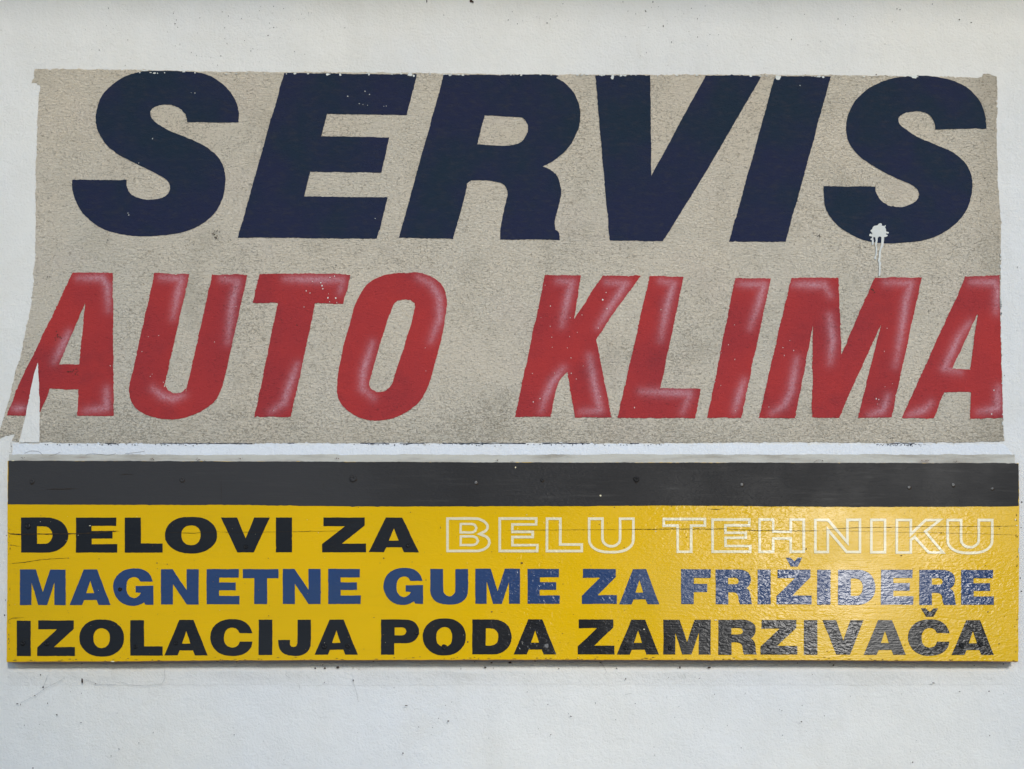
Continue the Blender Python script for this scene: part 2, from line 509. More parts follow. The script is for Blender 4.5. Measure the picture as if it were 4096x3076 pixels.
L_KLIMA = [
 ('A', 0, [[(603,187),(938,190),(944,1377),(640,1377),(652,1155),(415,1153),(322,1375),(55,1375),(180,1065),(310,800)],
           [(706,440),(658,950),(490,950)]],
  [[(650,232),(850,232),(892,300),(900,500)], [(575,680),(520,790),(450,930)], [(110,1318),(210,1312)], [(885,1150),(885,1310),(700,1335)]]),
 ('U', 0, [[(1283,192),(1573,200),(1380,1060),(1376,1115),(1392,1160),(1440,1188),(1500,1184),(1545,1152),(1562,1095),(1762,205),(2055,205),(1865,1060),(1840,1150),(1795,1235),(1730,1300),(1640,1355),(1530,1392),(1430,1408),(1300,1395),(1180,1350),(1108,1285),(1075,1205),(1075,1120),(1105,990)]],
  [[(1330,228),(1510,238),(1480,350),(1435,570)], [(1840,240),(1975,262),(1930,430),(1890,770)], [(1270,1150),(1350,1212),(1440,1237),(1530,1205)]]),
 ('T', 900, [[(287,200),(640,195),(950,198),(1040,208),(982,447),(747,440),(700,680),(545,1385),(243,1387),(440,440),(228,437)]],
  [[(500,240),(975,250),(955,350)], [(600,950),(540,1110),(490,1270),(380,1345)]]),
 ('O', 900, [[(1500,190),(1620,193),(1700,215),(1770,258),(1820,322),(1842,400),(1838,500),(1820,620),(1790,760),(1745,930),(1710,1065),(1665,1180),(1600,1275),(1500,1350),(1380,1400),(1250,1417),(1130,1395),(1040,1350),(970,1282),(935,1200),(930,1110),(950,960),(1000,740),(1055,545),(1095,425),(1160,310),(1250,238),(1370,200)],
             [(1485,408),(1540,412),(1570,440),(1575,485),(1550,600),(1490,790),(1420,1010),(1375,1125),(1330,1170),(1260,1180),(1215,1155),(1200,1110),(1215,1040),(1280,800),(1350,590),(1392,465),(1430,420)]],
  [[(1610,228),(1710,280),(1780,390),(1785,560),(1710,760)], [(1225,770),(1150,1000),(1140,1150),(1235,1232)]]),
 ('K', 1900, [[(580,208),(878,210),(823,575),(1060,210),(1375,215),(1120,570),(1008,745),(1135,1392),(832,1390),(768,1010),(690,1110),(625,1385),(330,1387),(480,690)]],
  [[(690,258),(805,268),(765,420),(720,630)], [(1090,268),(1255,280),(1150,430),(1020,640)], [(735,980),(640,1100),(590,1210),(550,1335)], [(950,880),(990,1100),(1040,1330),(880,1345)]]),
 ('L', 1900, [[(1450,215),(1733,222),(1540,1145),(1877,1152),(1828,1395),(1183,1395)]],
  [[(1540,258),(1650,280),(1600,450),(1540,750)], [(1380,1175),(1785,1190),(1725,1350)]]),
 ('I', 2600, [[(707,233),(1005,235),(758,1393),(476,1393)]],
  [[(745,280),(945,290),(905,440),(830,650)], [(780,1080),(700,1345)]]),
 ('M', 3296, [[(-272,230),(118,230),(145,865),(420,228),(812,228),(560,1393),(280,1393),(478,605),(123,1395),(-100,1395),(-92,630),(-242,1395),(-542,1395)]],
  [[(-245,285),(5,290),(55,380)], [(45,540),(75,750),(50,940)], [(-225,900),(-275,1180),(-330,1290),(-435,1355)], [(510,270),(725,275),(685,400),(640,700),(595,960)], [(535,1210),(490,1330),(370,1372)]]),
 ('A', 3296, [[(1175,220),(1458,210),(1465,600),(1487,1395),(1213,1403),(1218,1180),(995,1183),(915,1397),(645,1395),(1110,370)],
              [(1273,535),(1215,993),(1065,985)]],
  [[(1220,265),(1425,270),(1440,340),(1428,520)], [(1210,600),(1120,720),(1000,985),(1130,1015)], [(890,1270),(830,1330),(700,1370)], [(1445,1140),(1440,1315),(1280,1345)]]),
]
def airbrush(v2, strokes):
    """soft highlights the sign painter sprayed along each limb"""
    val = np.zeros(len(v2))
    for st in strokes:
        st = np.array(st)
        seglen = np.hypot(*(st[1:] - st[:-1]).T)
        tot = seglen.sum()
        run = 0
        best = np.zeros(len(v2))
        for i in range(len(st) - 1):
            a, b = st[i], st[i + 1]
            ab = b - a
            t = np.clip(((v2 - a) @ ab) / (ab @ ab), 0, 1)
            d = np.hypot(*(v2 - (a + t[:, None] * ab)).T)
            u = (run + t * seglen[i]) / tot
            amp = .35 + .65 * np.sin(np.pi * np.clip(u * .8 + .12, 0, 1)) ** 1.2
            core = np.exp(-(d / 10) ** 2) * .28 + np.exp(-(d / 22) ** 2) * .24
            best = np.maximum(best, core * amp)
            run += seglen[i]
        val = np.maximum(val, best)
    return np.clip(val, 0, .85)

for ch, ox, loops, strokes in L_KLIMA:
    lp = [rough_edge(smooth_loop(conv(l, ox, 1000)), 6, 1.0, rnd, .08, 2.2) for l in loops]
    v, f, v2 = fill(lp, flat(.0018), grid=9)
    o = link('letter', v, f, red_m, sign)
    o['label'] = 'red slanted letter %s with sprayed white highlights' % ch
    a = o.data.color_attributes.new('airbrush', 'FLOAT_COLOR', 'POINT')
    val = airbrush(v2, [conv(s, ox, 1000) for s in strokes])
    a.data.foreach_set('color', np.stack([val, val, val, np.ones_like(val)], 1).ravel())

# white sliver over the first A
v, f, _ = fill([rough_edge(conv([(315,935),(325,1150),(330,1350),(326,1597),(158,1600),(215,1360),(250,1180),(285,1020)], 0, 1000), 6, .8, rnd)], flat(.0026))
o = link('overpainted_sliver', v, f, wall_white, sign)
o['label'] = 'narrow white wedge painted over the first red A'

# splash of white paint and its runs
drip = [(610,285),(630,255),(660,240),(695,240),(710,270),(700,290),(760,300),(780,280),(795,285),(790,305),(775,320),(795,370),(800,420),(855,435),(865,450),(850,465),(800,462),(790,480),(835,500),(830,520),(800,540),(757,545),(755,600),(745,680),(735,760),(700,800),(685,900),(680,1000),(670,1060),(690,1120),(685,1200),(680,1300),(670,1400),(632,1410),(640,1300),(640,1200),(635,1120),(615,1060),(640,980),(640,880),(660,800),(685,740),(693,640),(695,550),(670,530),(640,535),(615,560),(608,640),(590,720),(605,800),(600,900),(580,980),(590,1020),(575,1035),(545,1045),(535,990),(560,960),(568,880),(570,780),(550,700),(570,620),(558,550),(520,540),(515,580),(528,620),(525,700),(510,722),(482,715),(485,610),(455,600),(455,580),(485,570),(487,535),(430,520),(425,500),(440,470),(470,470),(490,490),(495,460),(455,410),(460,390),(490,370),(500,335),(530,300),(570,290)]
v, f, _ = fill([conv(drip, 3400, 850, 5.537)], flat(.0028))
o = link('paint_splash', v, f, splash_white, sign)
o['label'] = 'dripping white paint splash on the last S'

# flakes of white wall paint along the upper edge and small chips on the letters
def blob(cx, cy, rx, ry, n=9):
    return [(cx + rx * math.cos(2*math.pi*i/n) * rnd.uniform(.6, 1.2), cy + ry * math.sin(2*math.pi*i/n) * rnd.uniform(.6, 1.2)) for i in range(n)]
class Bag:
    def __init__(s): s.v, s.f = [], []
    def poly(s, loop, depth):
        b = len(s.v)
        n = len(loop)
        cx = sum(p[0] for p in loop) / n; cy = sum(p[1] for p in loop) / n
        s.v.append(P(cx, cy, depth if not callable(getattr(depth, 'up', None)) else depth))
        s.v += [P(x, y, depth) for x, y in loop]
        s.f += [(b, b + 1 + (i + 1) % n, b + 1 + i) for i in range(n)]
    def ribbon(s, pts, w, depth):
        b = len(s.v)
        n = len(pts)
        for i, p in enumerate(pts):
            a, c = pts[max(i-1, 0)], pts[min(i+1, n-1)]
            tx, ty = c[0]-a[0], c[1]-a[1]
            L = math.hypot(tx, ty) or 1
            ww = (w[i] if isinstance(w, list) else w) / 2
            s.v += [P(p[0] + ty/L*ww, p[1] - tx/L*ww, depth), P(p[0] - ty/L*ww, p[1] + tx/L*ww, depth)]
        s.f += [(b+2*i, b+2*i+2, b+2*i+3, b+2*i+1) for i in range(n-1)]

bag = Bag()
for x, y, rx, ry in [(1310,297,9,5),(1361,299,5,6),(1476,297,4,5),(1640,299,13,6),(1655,303,5,5),(1180,294,6,4),(1232,294,5,3),
                     (2450,307,7,10),(2482,302,9,4),(2500,303,7,3),(3003,304,7,4),(3114,309,12,10),(3275,306,10,4),(3293,308,6,4),(3658,307,17,7),(3640,303,8,4),
                     (1800,301,8,3),(1852,301,6,3),(2085,301,5,3),(1450,294,4,2),(580,282,14,3),(610,280,10,3),(735,287,7,3),(780,291,3,3),(2205,300,4,2)]:
    bag.poly(blob(x, y, rx, ry, 11), flat(.0026))
for _ in range(60):
    x = rnd.uniform(520, 3700)
    bag.poly(blob(x, 287 + (x-500)*.0045 + rnd.uniform(2, 7), rnd.uniform(2, 7), rnd.uniform(1, 3)), flat(.0026))
for _ in range(26):
    y = rnd.uniform(1000, 1700)
    bag.poly(blob(4002 + (y-1000)*.012, y, rnd.uniform(2, 4), rnd.uniform(2, 7)), flat(.0026))
o = link('white_flakes', bag.v, bag.f, chip_white, sign); o['kind'] = 'stuff'

bag = Bag()
for x, y, r in [(1460,365,3.5),(1478,378,3),(1391,385,3),(1501,874,2.5),(515,860,3.5),(512,852,2),(1545,424,2.5),(1535,425,2),(1437,414,2.5),(1470,421,2),(1452,418,2),(780,372,2.5),(765,371,2),(610,555,3),(555,652,2.5),(3200,342,2.5),
                (1283,1131,4),(1288,1143,4.5),(1291,1155,4),(1225,1163,2.5),(1240,1172,3),(1312,1191,4.5),(1343,1192,5),(1216,1228,3),(1320,1110,4),(1338,1105,3),(1250,1125,2.5),(1314,1175,2),(1318,1207,3),(1347,1210,3),
                (2411,1198,4.5),(2428,1235,3),(2425,1170,3.5),(2202,1224,3),(2160,1594,3.5),(2133,1608,3),(2402,1586,2.5),(2285,1493,3),(2644,1238,2.5),(2130,1494,2.5),(3976,1561,3.5),(3967,1656,4),
                (635,1342,2.5),(858,1368,2.5),(441,1463,2.5),(155,1340,2),(2538,1630,2.5),(1095,1642,2),(3505,1595,4),(3515,1598,3)]:
    bag.poly(blob(x, y, r * .7, r * .7 * rnd.uniform(.8, 1.6), 7), flat(.0026))
for _ in range(70):   # run of small chips down the red letters
    x, y = rnd.choice([(600, 1380), (960, 1250), (2200, 1400), (2330, 1330), (2920, 1430), (3100, 1480), (3560, 1500), (1700, 1600)])
    x += rnd.gauss(0, 45); y += rnd.gauss(0, 110)
    if 1080 < y < 1650:
        bag.poly(blob(x, y, 1.5, rnd.uniform(1.2, 2.8), 5), flat(.0026))
o = link('paint_chips', bag.v, bag.f, chip_white, sign); o['kind'] = 'stuff'

# remains of an old navy border line under the white overpaint along the lower edge
bag = Bag()
for a, b in [(420, 470), (640, 1010), (1150, 1180), (1440, 1560), (1600, 1700), (1770, 2110), (2170, 2360), (2520, 2560), (3560, 3660)]:
    n_ = int((b - a) / 9)
    pts = [(a + 9 * i, 1773.5 + rnd.gauss(0, .7)) for i in range(n_ + 1)]
    if len(pts) > 2:
        bag.ribbon(pts, [rnd.uniform(1.2, 4) for _ in pts], flat(.0030))
for _ in range(150):
    x = rnd.choice([rnd.uniform(180, 800), rnd.uniform(1400, 2700), rnd.uniform(3500, 3700)])
    bag.poly(blob(x, 1777 + abs(rnd.gauss(0, 3)), rnd.uniform(1, 3.5), rnd.uniform(1, 2.5), 6), flat(.0030))
o = link('border_remains', bag.v, bag.f, navy_m, sign); o['kind'] = 'stuff'

# dark dirt spots on the beige paint
bag = Bag()
for x, y, r in [(427,962,5),(227,975,4),(860,935,8),(868,950,9),(872,925,6),(875,962,5),(3275,942,7),(3262,940,5),(3440,985,5),(3460,990,4),(3715,1242,5),(3880,805,4),(3925,800,5),(3940,712,5),(3568,1752,6),(190,1110,5),(200,1105,4),(2415,945,4),(2390,940,4),
                (225,1345,10),(232,1352,8),(280,1485,9),(300,1480,7),(305,1495,8),(3493,1158,9),(1126,1278,4),(1188,1300,5)]:
    for _ in range(5):
        bag.poly(blob(x + rnd.gauss(0, r*.7), y + rnd.gauss(0, r*.7), r*.28, r*.28, 6), flat(.0026))
o = link('dirt_spots', bag.v, bag.f, speck_m, sign); o['kind'] = 'stuff'

# ------------------------------------------------------------------ plaster around the board
def strip(name, xs, rows, mat, amp, parent, ramp_ends=True):
    """rows: list of (py, depth) profiles, top to bottom; px runs along the wall"""
    v, f = [], []
    m = len(rows)
    prev = [0] * m
    for i, x in enumerate(xs):
        for j, (py, d) in enumerate(rows):
            prev[j] = prev[j] * .8 + rnd.gauss(0, 1) * .6
            e = 0 if j in (0, m-1) and name != 'touch_up_band' else 1
            yy = py(x) if callable(py) else py
            dd = d(x) if callable(d) else d
            v.append(P(x, yy + prev[j] * amp * (1 if 0 < j else .8), flat(max(.0004, dd + e * rnd.gauss(0, .00012)))))
    for i in range(len(xs) - 1):
        for j in range(m - 1):
            a = i * m + j
            f.append((a, a + 1, a + m + 1, a + m))
    return link(name, v, f, mat, parent, smooth=True)

def btop(x): return np.interp(x, [26, 1000, 2048, 3072, 4076], [1843, 1846, 1850, 1851, 1853])
def bbot(x): return np.interp(x, [26, 900, 2100, 3300, 4076], [2647, 2641, 2638, 2640, 2645])
def hbot(x): return np.interp(x, [26, 1000, 1450, 2100, 2700, 3500, 4076], [2018, 2020, 2026, 2025, 2022, 2028, 2025])

xs = list(np.arange(36, 4062, 9))
band = [(x, 1776 + rnd.gauss(0, 2.6)) for x in range(70, 4022, 7)] + [(4030, 1790), (4050, 1820), (4062, 1838)] + \
       [(x, 1826) for x in range(4040, 60, -14)] + [(44, 1832), (52, 1800), (50, 1775)]
v, f, _ = fill([band], flat(.0022))
o = link('touch_up_band', v, f, strip_white, wall)
o = strip('plaster_fillet', xs, [(1818, .0028), (1826, .004), (1834, .009), (lambda x: btop(x) - 3, .015), (lambda x: btop(x) + 5, .0175)], fillet_m, 1.2, wall)
def lip_d(x): return .0058 + .0015 * math.sin(x / 130.) + .001 * math.sin(x / 47.)
strip('plaster_lip', list(np.arange(30, 4075, 9)), [(2655, .0008), (2672, .0012), (2680, lip_d), (2690, lip_d), (2712, .0022), (2740, .0006)], wall_white, 1.6, wall)

# cracks and webs on the plaster
bag = Bag()
def poly(pts, ox, oy, k=2.16): return [(ox + x / k, oy + y / k) for x, y in pts]
for pts in [[(210,160),(240,145),(270,137),(330,140),(355,158),(375,180)], [(390,182),(440,178),(470,170),(520,150)], [(95,60),(95,120),(100,150),(80,152)],
            [(720,190),(760,165),(800,160),(860,168),(950,175),(1000,160)], [(1080,160),(1180,150),(1250,140)]]:
    bag.ribbon(smooth_open(poly(pts, 0, 1740)) if False else poly(pts, 0, 1740), .9, flat(.0036))
o = link('hairline_crack', bag.v, bag.f, speck_m, wall); o['kind'] = 'stuff'
bag = Bag()
for pts, ox in [([(180,455),(240,425),(300,395),(350,360),(390,330),(430,310),(470,290),(520,262),(560,235)], 0), ([(372,322),(385,290),(395,260),(415,215)], 0),
            ([(740,255),(790,275),(830,290),(900,302),(1000,295)], 0), ([(1030,270),(1080,288),(1130,300),(1200,308),(1280,308),(1340,302),(1400,290),(1425,240),(1422,170)], 0),
            ([(835,240),(850,310),(870,370),(885,450)], 1024), ([(370,290),(380,340)], 1024), ([(250,210),(280,235),(300,240)], 1024),
            ([(715,98),(765,108),(800,150),(815,190),(800,212)], 2048), ([(870,130),(900,150),(912,168)], 2048), ([(1450,150),(1480,200),(1500,240)], 2048), ([(1430,150),(1432,200)], 2048),
            ([(975,385),(1000,380),(1035,372)], 2048), ([(735,128),(735,142),(755,143),(760,128)], 3072)]:
    bag.ribbon(poly(pts, ox, 2600), .9, flat(.0068))
o = link('cobweb', bag.v, bag.f, web_m, wall); o['kind'] = 'stuff'
bag = Bag()
specks = [(0,[(350,213,4,7),(372,322,8,7),(300,395,6,5),(150,465,11,5),(178,470,3,12),(710,265,9,24),(490,560,9,8),(412,460,4,9),(704,374,4,4),(700,628,8,4),(1012,545,5,3),(1200,803,4,7),(1028,855,5,6),(825,290,6,4),(2023,732,4,6),(960,915,6,4),(610,357,3,3),(210,650,4,4),(340,643,4,3),(1880,97,14,4),(2045,102,8,4),(285,1020,8,5),(708,115,9,3)]),
          (1024,[(511,158,8,8),(596,156,10,9),(708,150,18,9),(838,155,8,3),(590,280,4,5),(840,262,5,8),(1298,480,15,5),(1660,613,10,7),(1404,665,4,4),(1270,892,7,8),(1690,450,5,3),(2035,110,12,8),(1980,150,14,6),(2195,108,20,9),(1015,98,10,4),(1890,103,5,5),(2050,155,4,4),(577,128,6,6),(890,168,5,3),(65,787,4,3),(1770,165,3,12)]),
          (2048,[(404,159,6,4),(765,108,10,5),(905,160,6,5),(982,250,6,7),(508,572,10,5),(335,732,5,5),(310,472,4,6),(1450,150,9,9),(1705,150,16,7),(1618,245,5,3),(1352,238,4,3),(1750,382,4,4),(1443,487,3,5),(1233,908,4,4),(200,96,10,3),(1582,235,3,3),(1065,462,6,3),(110,208,3,3)]),
          (3072,[(565,130,8,9),(1782,135,7,3),(1655,360,9,3),(1910,357,7,6),(2035,377,3,3),(290,620,8,5),(120,525,4,4),(487,568,5,4),(1915,740,4,6),(1250,970,5,9),(1430,285,13,6),(100,515,6,2),(255,112,5,4),(95,103,6,3),(535,106,8,3),(2035,120,8,4),(382,212,3,3)])]
for ox, l in specks:
    for x, y, rx, ry in l:
        bag.poly(blob(ox + x/2.16, 2600 + y/2.16, rx/2.16, ry/2.16, 9), flat(.0075))
for x, y, rx, ry in [(1885,4,6,9),(1892,8,3,6),(1707,4,2,8),(1775,60,2,2),(700,95,3,2.5),(397,200,2,3),(1072,142,2.5,2.5),(2188,92,3,2),(3588,35,2.5,2.5),(3600,38,2.5,2),(3885,90,4,2.5),(3838,78,3,3),(3505,298,2.5,2.5),(3730,16,2,2),(2583,45,2.5,3),(2612,8,3,2.5),(2653,104,2.5,4),(2686,168,2,2.5),
                     (26,2142,2,2),(18,2460,2.5,4),(22,2400,2,2),(4088,2008,2.5,4),(4086,2365,3,3),(4082,2312,2,3),(4030,1826,2,5),(4085,2110,2,2),(45,1785,2,3),(3880,1232,2,1.5),(4018,1502,2,2)]:
    bag.poly(blob(x, y, rx, ry, 8), flat(.0012))
o = link('dirt_specks', bag.v, bag.f, speck_m, wall); o['kind'] = 'stuff'
bag = Bag()
for cx, cy, sx, sy, n in [(850,120,180,80,70),(1100,60,120,50,40),(2650,80,90,70,50),(2130,60,200,50,30),(3000,150,300,80,30),(400,150,250,70,30),(3500,120,300,80,25),(1000,230,120,30,20),
                          (2048,2900,1100,90,60),(3300,2850,500,90,30),(70,900,40,400,10),(4050,1500,25,500,10)]:
    for _ in range(int(n * .55)):
        x, y = rnd.gauss(cx, sx), rnd.gauss(cy, sy)
        if (y < 266 or y > 2750 or x < 60 or x > 4035) and 0 < y < 3300:
            r = rnd.uniform(.9, 2.1)
            bag.poly(blob(x, y, r, r * rnd.uniform(.7, 1.7), 6), flat(.0012))
o = link('dust_marks', bag.v, bag.f, greyspeck_m, wall); o['kind'] = 'stuff'

# ------------------------------------------------------------------ yellow board
board = thing('sign_board', 'long yellow wooden board with dark header and three painted lines about fridge parts', 'sign board')
outline = [(x, btop(x)) for x in np.arange(30, 4075, 25)] + [(4075, 1853), (4077, 1990), (4076, 2300), (4073, 2646)] + \
          [(x, bbot(x)) for x in np.arange(4060, 30, -25)] + [(26, 2648), (29, 2300), (30, 1990)]
outline = rough_edge(outline, 12, .45, rnd, .03, 1.5)
v, f, v2 = fill([outline], board_depth(0))
n0 = len(v)
# plywood edge, 12 mm deep
ol = [P(x, y, board_depth(0)) for x, y in outline]
bk = [(p[0], p[1] + .0115, p[2]) for p in ol]
panel = link('panel', v, f, yellow_m, board)
ev = ol + bk
n = len(ol)
ef = [(i, i + n, (i + 1) % n + n, (i + 1) % n) for i in range(n)]
link('panel_edge', ev, ef, wood_m, board)
bv, bf, _ = fill([outline], board_depth(-.0115))
link('panel_back', bv, [t[::-1] for t in bf], wood_m, board)

hd = [(x, btop(x) - .4) for x in np.arange(33, 4073, 25)] + [(4074, 1855), (4075.5, 1940), (4075, 2024)] + \
     [(x, hbot(x)) for x in np.arange(4060, 30, -25)] + [(31, 2018), (31.5, 1940)]
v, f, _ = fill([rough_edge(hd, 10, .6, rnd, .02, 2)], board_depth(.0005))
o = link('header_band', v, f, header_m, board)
o['label'] = 'dark grey painted band along the top of the board'

# glyph templates in a 100 x 100 box
G = {
 'I': [[(0,0),(100,0),(100,100),(0,100)]],
 'D': [[(0,0),(54,0),(70,3),(84,11),(94,24),(99,40),(100,52),(98,65),(92,79),(82,90),(68,97.5),(52,100),(0,100)],
       [(34,25),(46,25),(56,27.5),(63,35),(66,44),(66,56),(63,66),(56,73),(46,75),(34,75)]],
 'E': [[(0,0),(97.5,0),(97,24),(38,24),(38,38),(88.5,38),(88.5,60),(38,60),(38,76),(100,76),(99.5,100),(0,100)]],
 'L': [[(0,0),(42.5,0),(42.5,74),(100,74),(100,100),(0,100)]],
 'O': [[(50,0),(66,1.5),(80,7.5),(92,20),(98.5,36),(100,51),(98,66),(91,80),(79,92),(65,98.5),(50,100),(35,98.5),(21,92),(9,80),(2,66),(0,51),(1.5,36),(8,20),(20,7.5),(34,1.5)],
       [(50,23.5),(58,25.5),(64.5,32),(68,42),(68,57),(65,68),(58.5,75),(50,77),(41.5,75),(35,68),(32,57),(32,42),(35.5,32),(42,25.5)]],
 'V': [[(0,0),(33,0),(50.5,60),(68,0),(100,0),(67,100),(33.5,100)]],
 'Z': [[(3,0),(97,0),(97,23),(45,75),(100,75),(100,100),(0,100),(0,76.5),(52,25),(3,25)]],
 'A': [[(34.5,0),(67,0),(100,100),(70.5,100),(66,86),(35.5,86),(30.5,100),(0,100)],
       [(50.5,31),(60,66.5),(40.5,66.5)]],
 'M': [[(0,0),(34.5,0),(50,64),(66,0),(100,0),(100,100),(75,100),(75.3,37),(59.5,100),(40,100),(25.5,36.5),(25.5,100),(0,100)]],
 'G': [[(98.5,35),(68,35),(63,27.5),(56,23.5),(48,23.5),(40,27),(35,35),(33,46),(33,56),(35.5,67),(41,75.5),(50,79),(58,77.5),(65,72),(69,65.5),(56,64),(56,47),(100,46),(100,97.5),(80,97),(77,90.5),(69,96),(58,99.5),(46,100),(32,97.5),(18,89.5),(7,76),(1,60),(0,47),(3,31),(11,17),(23,7),(37,1.5),(52,0),(70,2),(84,8.5),(93,19)]],
 'N': [[(0,0),(31,0),(68,59),(68,0),(100,0),(100,100),(68,100),(32,42),(32,100),(0,100)]],
 'T': [[(0,0),(100,0),(100,26),(68.5,26),(68.5,100),(32,100),(32,26),(0,26)]],
 'U': [[(0,0),(33.7,0),(34,58),(37,69),(43,75),(50,76.5),(57,75),(63.5,69),(66,58),(66,0),(100,0),(100,60),(97,76),(90,87),(79,95),(65,99),(50,100),(35,99),(21,95),(10,87),(3,76),(0,60)]],
 'F': [[(0,0),(100,0),(99.5,25),(42.5,25),(42.5,42),(88,42),(88,65.5),(42.5,65.5),(42.5,100),(0,100)]],
 'R': [[(0,0),(60,0),(76,2),(88,8),(95,17),(97,28),(95,39),(91,47),(84,53.5),(91,59),(95,68),(96.5,80),(98,92),(100,100),(67,100),(64,92),(63,82),(61,73),(56,67),(48,65.5),(34.5,65.5),(34.5,100),(0,100)],
       [(34,24),(54,24),(61,26.5),(64,33),(61.5,39.5),(54,42),(34,42)]],
 'P': [[(0,0),(62,0),(79,3),(92,12),(99,25),(100,36),(97,48),(89,59),(76,66),(62,67.5),(35,67.5),(35,100),(0,100)],
       [(36,23),(56,23),(64,26.5),(67,34),(64,41.5),(56,45),(36,45)]],
 'C': [[(100,38),(69.5,37.5),(66,30),(60,24.5),(51,23),(42,26.5),(36,34),(33,44),(32.5,55),(35,66),(41,74),(50,77),(60,75.5),(66.5,70),(70,61),(100,61),(97,75),(89,87),(77,95.5),(63,99.5),(49,100),(33,97.5),(18,89.5),(7,76),(1,61),(0,47),(3,31),(11,17),(23,7),(37,1.5),(51,0),(68,1.5),(83,8.5),(94,21)]],
 'J': [[(59,0),(100,0),(100,62),(97,78),(89,89),(75,97),(57,100),(37,99),(18,94),(6,84),(1,71),(0,56),(36.5,56),(37,68),(40,74),(47,76),(54,74),(58,67),(59,58)]],
 'K': [[(0,0),(33,0),(33,36),(59,0),(96,0),(63,37),(100,100),(65,100),(38,57),(33,62),(33,100),(0,100)]],
 'H': [[(0,0),(34.5,0),(34.5,35),(66.5,35),(66.5,0),(100,0),(100,100),(66.5,100),(66.5,61.6),(34.5,61.6),(34.5,100),(0,100)]],
 'B': [[(0,0),(62,0),(77,3),(89,11),(95.5,22),(95.5,32),(91,41),(82,47.5),(92,53),(99,63),(100,74),(96,85),(87,94),(75,99),(62,100),(0,100)],
       [(35,22.5),(57,22.5),(63,25.5),(65,31),(63,37),(57,40),(35,40)], [(35,58),(59,58),(66,61),(68.5,67),(66,73),(59,76),(35,76)]],
 'v': [[(0,0),(27,0),(52,42),(73,0),(100,0),(72,100),(30,100)]],
}
K = 2.51364
def gl(ch, x0, x1, y0, y1):
    return [[(x0 + x / 100 * (x1 - x0), y0 + y / 100 * (y1 - y0)) for x, y in l] for l in G[ch]]
def row(ox, items):
    r = []
    for it in items:
        ch, x0, x1, y0, y1 = it
        r.append((ch, ox + x0 / K, ox + x1 / K, 2040 + y0 / K, 2040 + y1 / K))
    return r
def absr(ch, x0, x1, y0, y1): return [(ch, x0, x1, 2040 + y0 / K, 2040 + y1 / K)]

line1 = row(0, [('D',211,686,75,428),('E',763,1180,75,428),('L',1254,1636,75,428),('O',1658,2182,68,436)]) + \
        row(800, [('V',210,703,75,425),('I',763,925,75,425),('Z',1228,1670,75,425),('A',1695,2200,75,424)])
cream = row(1600, [('B',465,912,73,425),('E',990,1393,73,425),('L',1465,1840,75,425)]) + absr('U', 2351.9, 2538.4, 75, 437) + \
        row(2400, [('T',628,1068,78,432),('E',1120,1525,83,432),('H',1593,2062,83,432)]) + \
        row(3216, [('N',102,575,86,435),('I',665,828,86,437),('K',920,1425,88,440),('U',1433,1905,88,445)])
line2 = row(0, [('M',200,660,598,956),('A',700,1112,598,955),('G',1138,1542,588,962),('N',1618,1998,596,950)]) + \
        row(800, [('E',66,398,594,948),('T',430,788,594,946),('N',832,1213,592,945),('E',1290,1617,592,944)]) + absr('G', 1534, 1692.3, 582, 953) + \
        row(1600, [('U',305,685,592,950),('M',757,1207,590,943),('E',1283,1607,592,943)]) + absr('Z', 2328, 2467.6, 592, 944) + \
        row(2400, [('A',193,597,594,948),('F',815,1115,595,946),('R',1163,1530,598,948),('I',1585,1716,598,948),('Z',1775,2127,598,948)]) + \
        row(3216, [('I',133,267,600,952),('D',343,718,600,953),('E',775,1100,600,952),('R',1160,1530,602,955),('E',1580,1910,602,953)])
line3 = row(0, [('I',168,310,1112,1468),('Z',373,753,1110,1467),('O',798,1247,1100,1473),('L',1310,1635,1108,1463),('A',1653,2088,1105,1462)]) + \
        row(800, [('C',103,527,1097,1467),('I',590,727,1103,1457),('J',785,1115,1102,1466),('A',1153,1587,1101,1454)]) + absr('P', 1524, 1675.6, 1100, 1454) + \
        row(1600, [('O',229,663,1090,1462),('D',727,1123,1100,1451),('A',1143,1572,1098,1452)]) + absr('Z', 2310.9, 2457.7, 1100, 1452) + \
        row(2400, [('A',170,593,1103,1453),('M',637,1112,1103,1453),('R',1190,1578,1103,1454),('Z',1615,1985,1105,1454)]) + absr('I', 3215.6, 3269.7, 1107, 1455) + \
        row(3216, [('V',187,600,1107,1455),('A',600,1025,1107,1456),('C',1047,1463,1100,1465),('A',1485,1910,1107,1457)])

def board_letter(ch, box_, mat, word, carons=None):
    loops = [smooth_loop(l, 30, 4) for l in gl(ch, *box_)]
    lab = ch
    if carons:
        loops.append(gl('v', *carons)[0]); lab = {'Z': 'Ž', 'C': 'Č'}[ch]
    loops = [rough_edge(l, 9, .38, rnd, .03, 1.2) for l in loops]
    v, f, _ = fill(loops, board_depth(.0007))
    o = link('letter', v, f, mat, board)
    o['label'] = '%s letter %s of the %s line' % (word, lab, {'line1': 'first', 'line2': 'second', 'line3': 'third'}[which])
    return o
which = 'line1'
for ch, *bx in line1: board_letter(ch, bx, black_m, 'black')
which = 'line2'
for ch, *bx in line2:
    car = None
    if ch == 'Z' and bx[0] > 3000: car = (2400 + 1868/K, 2400 + 2035/K, 2040 + 478/K, 2040 + 568/K)
    board_letter(ch, bx, blue_m, 'blue', car)
which = 'line3'
for ch, *bx in line3:
    car = (3216 + 1175/K, 3216 + 1350/K, 2040 + 987/K, 2040 + 1073/K) if ch == 'C' and bx[0] > 3000 else None
    board_letter(ch, bx, black_m, 'black', car)

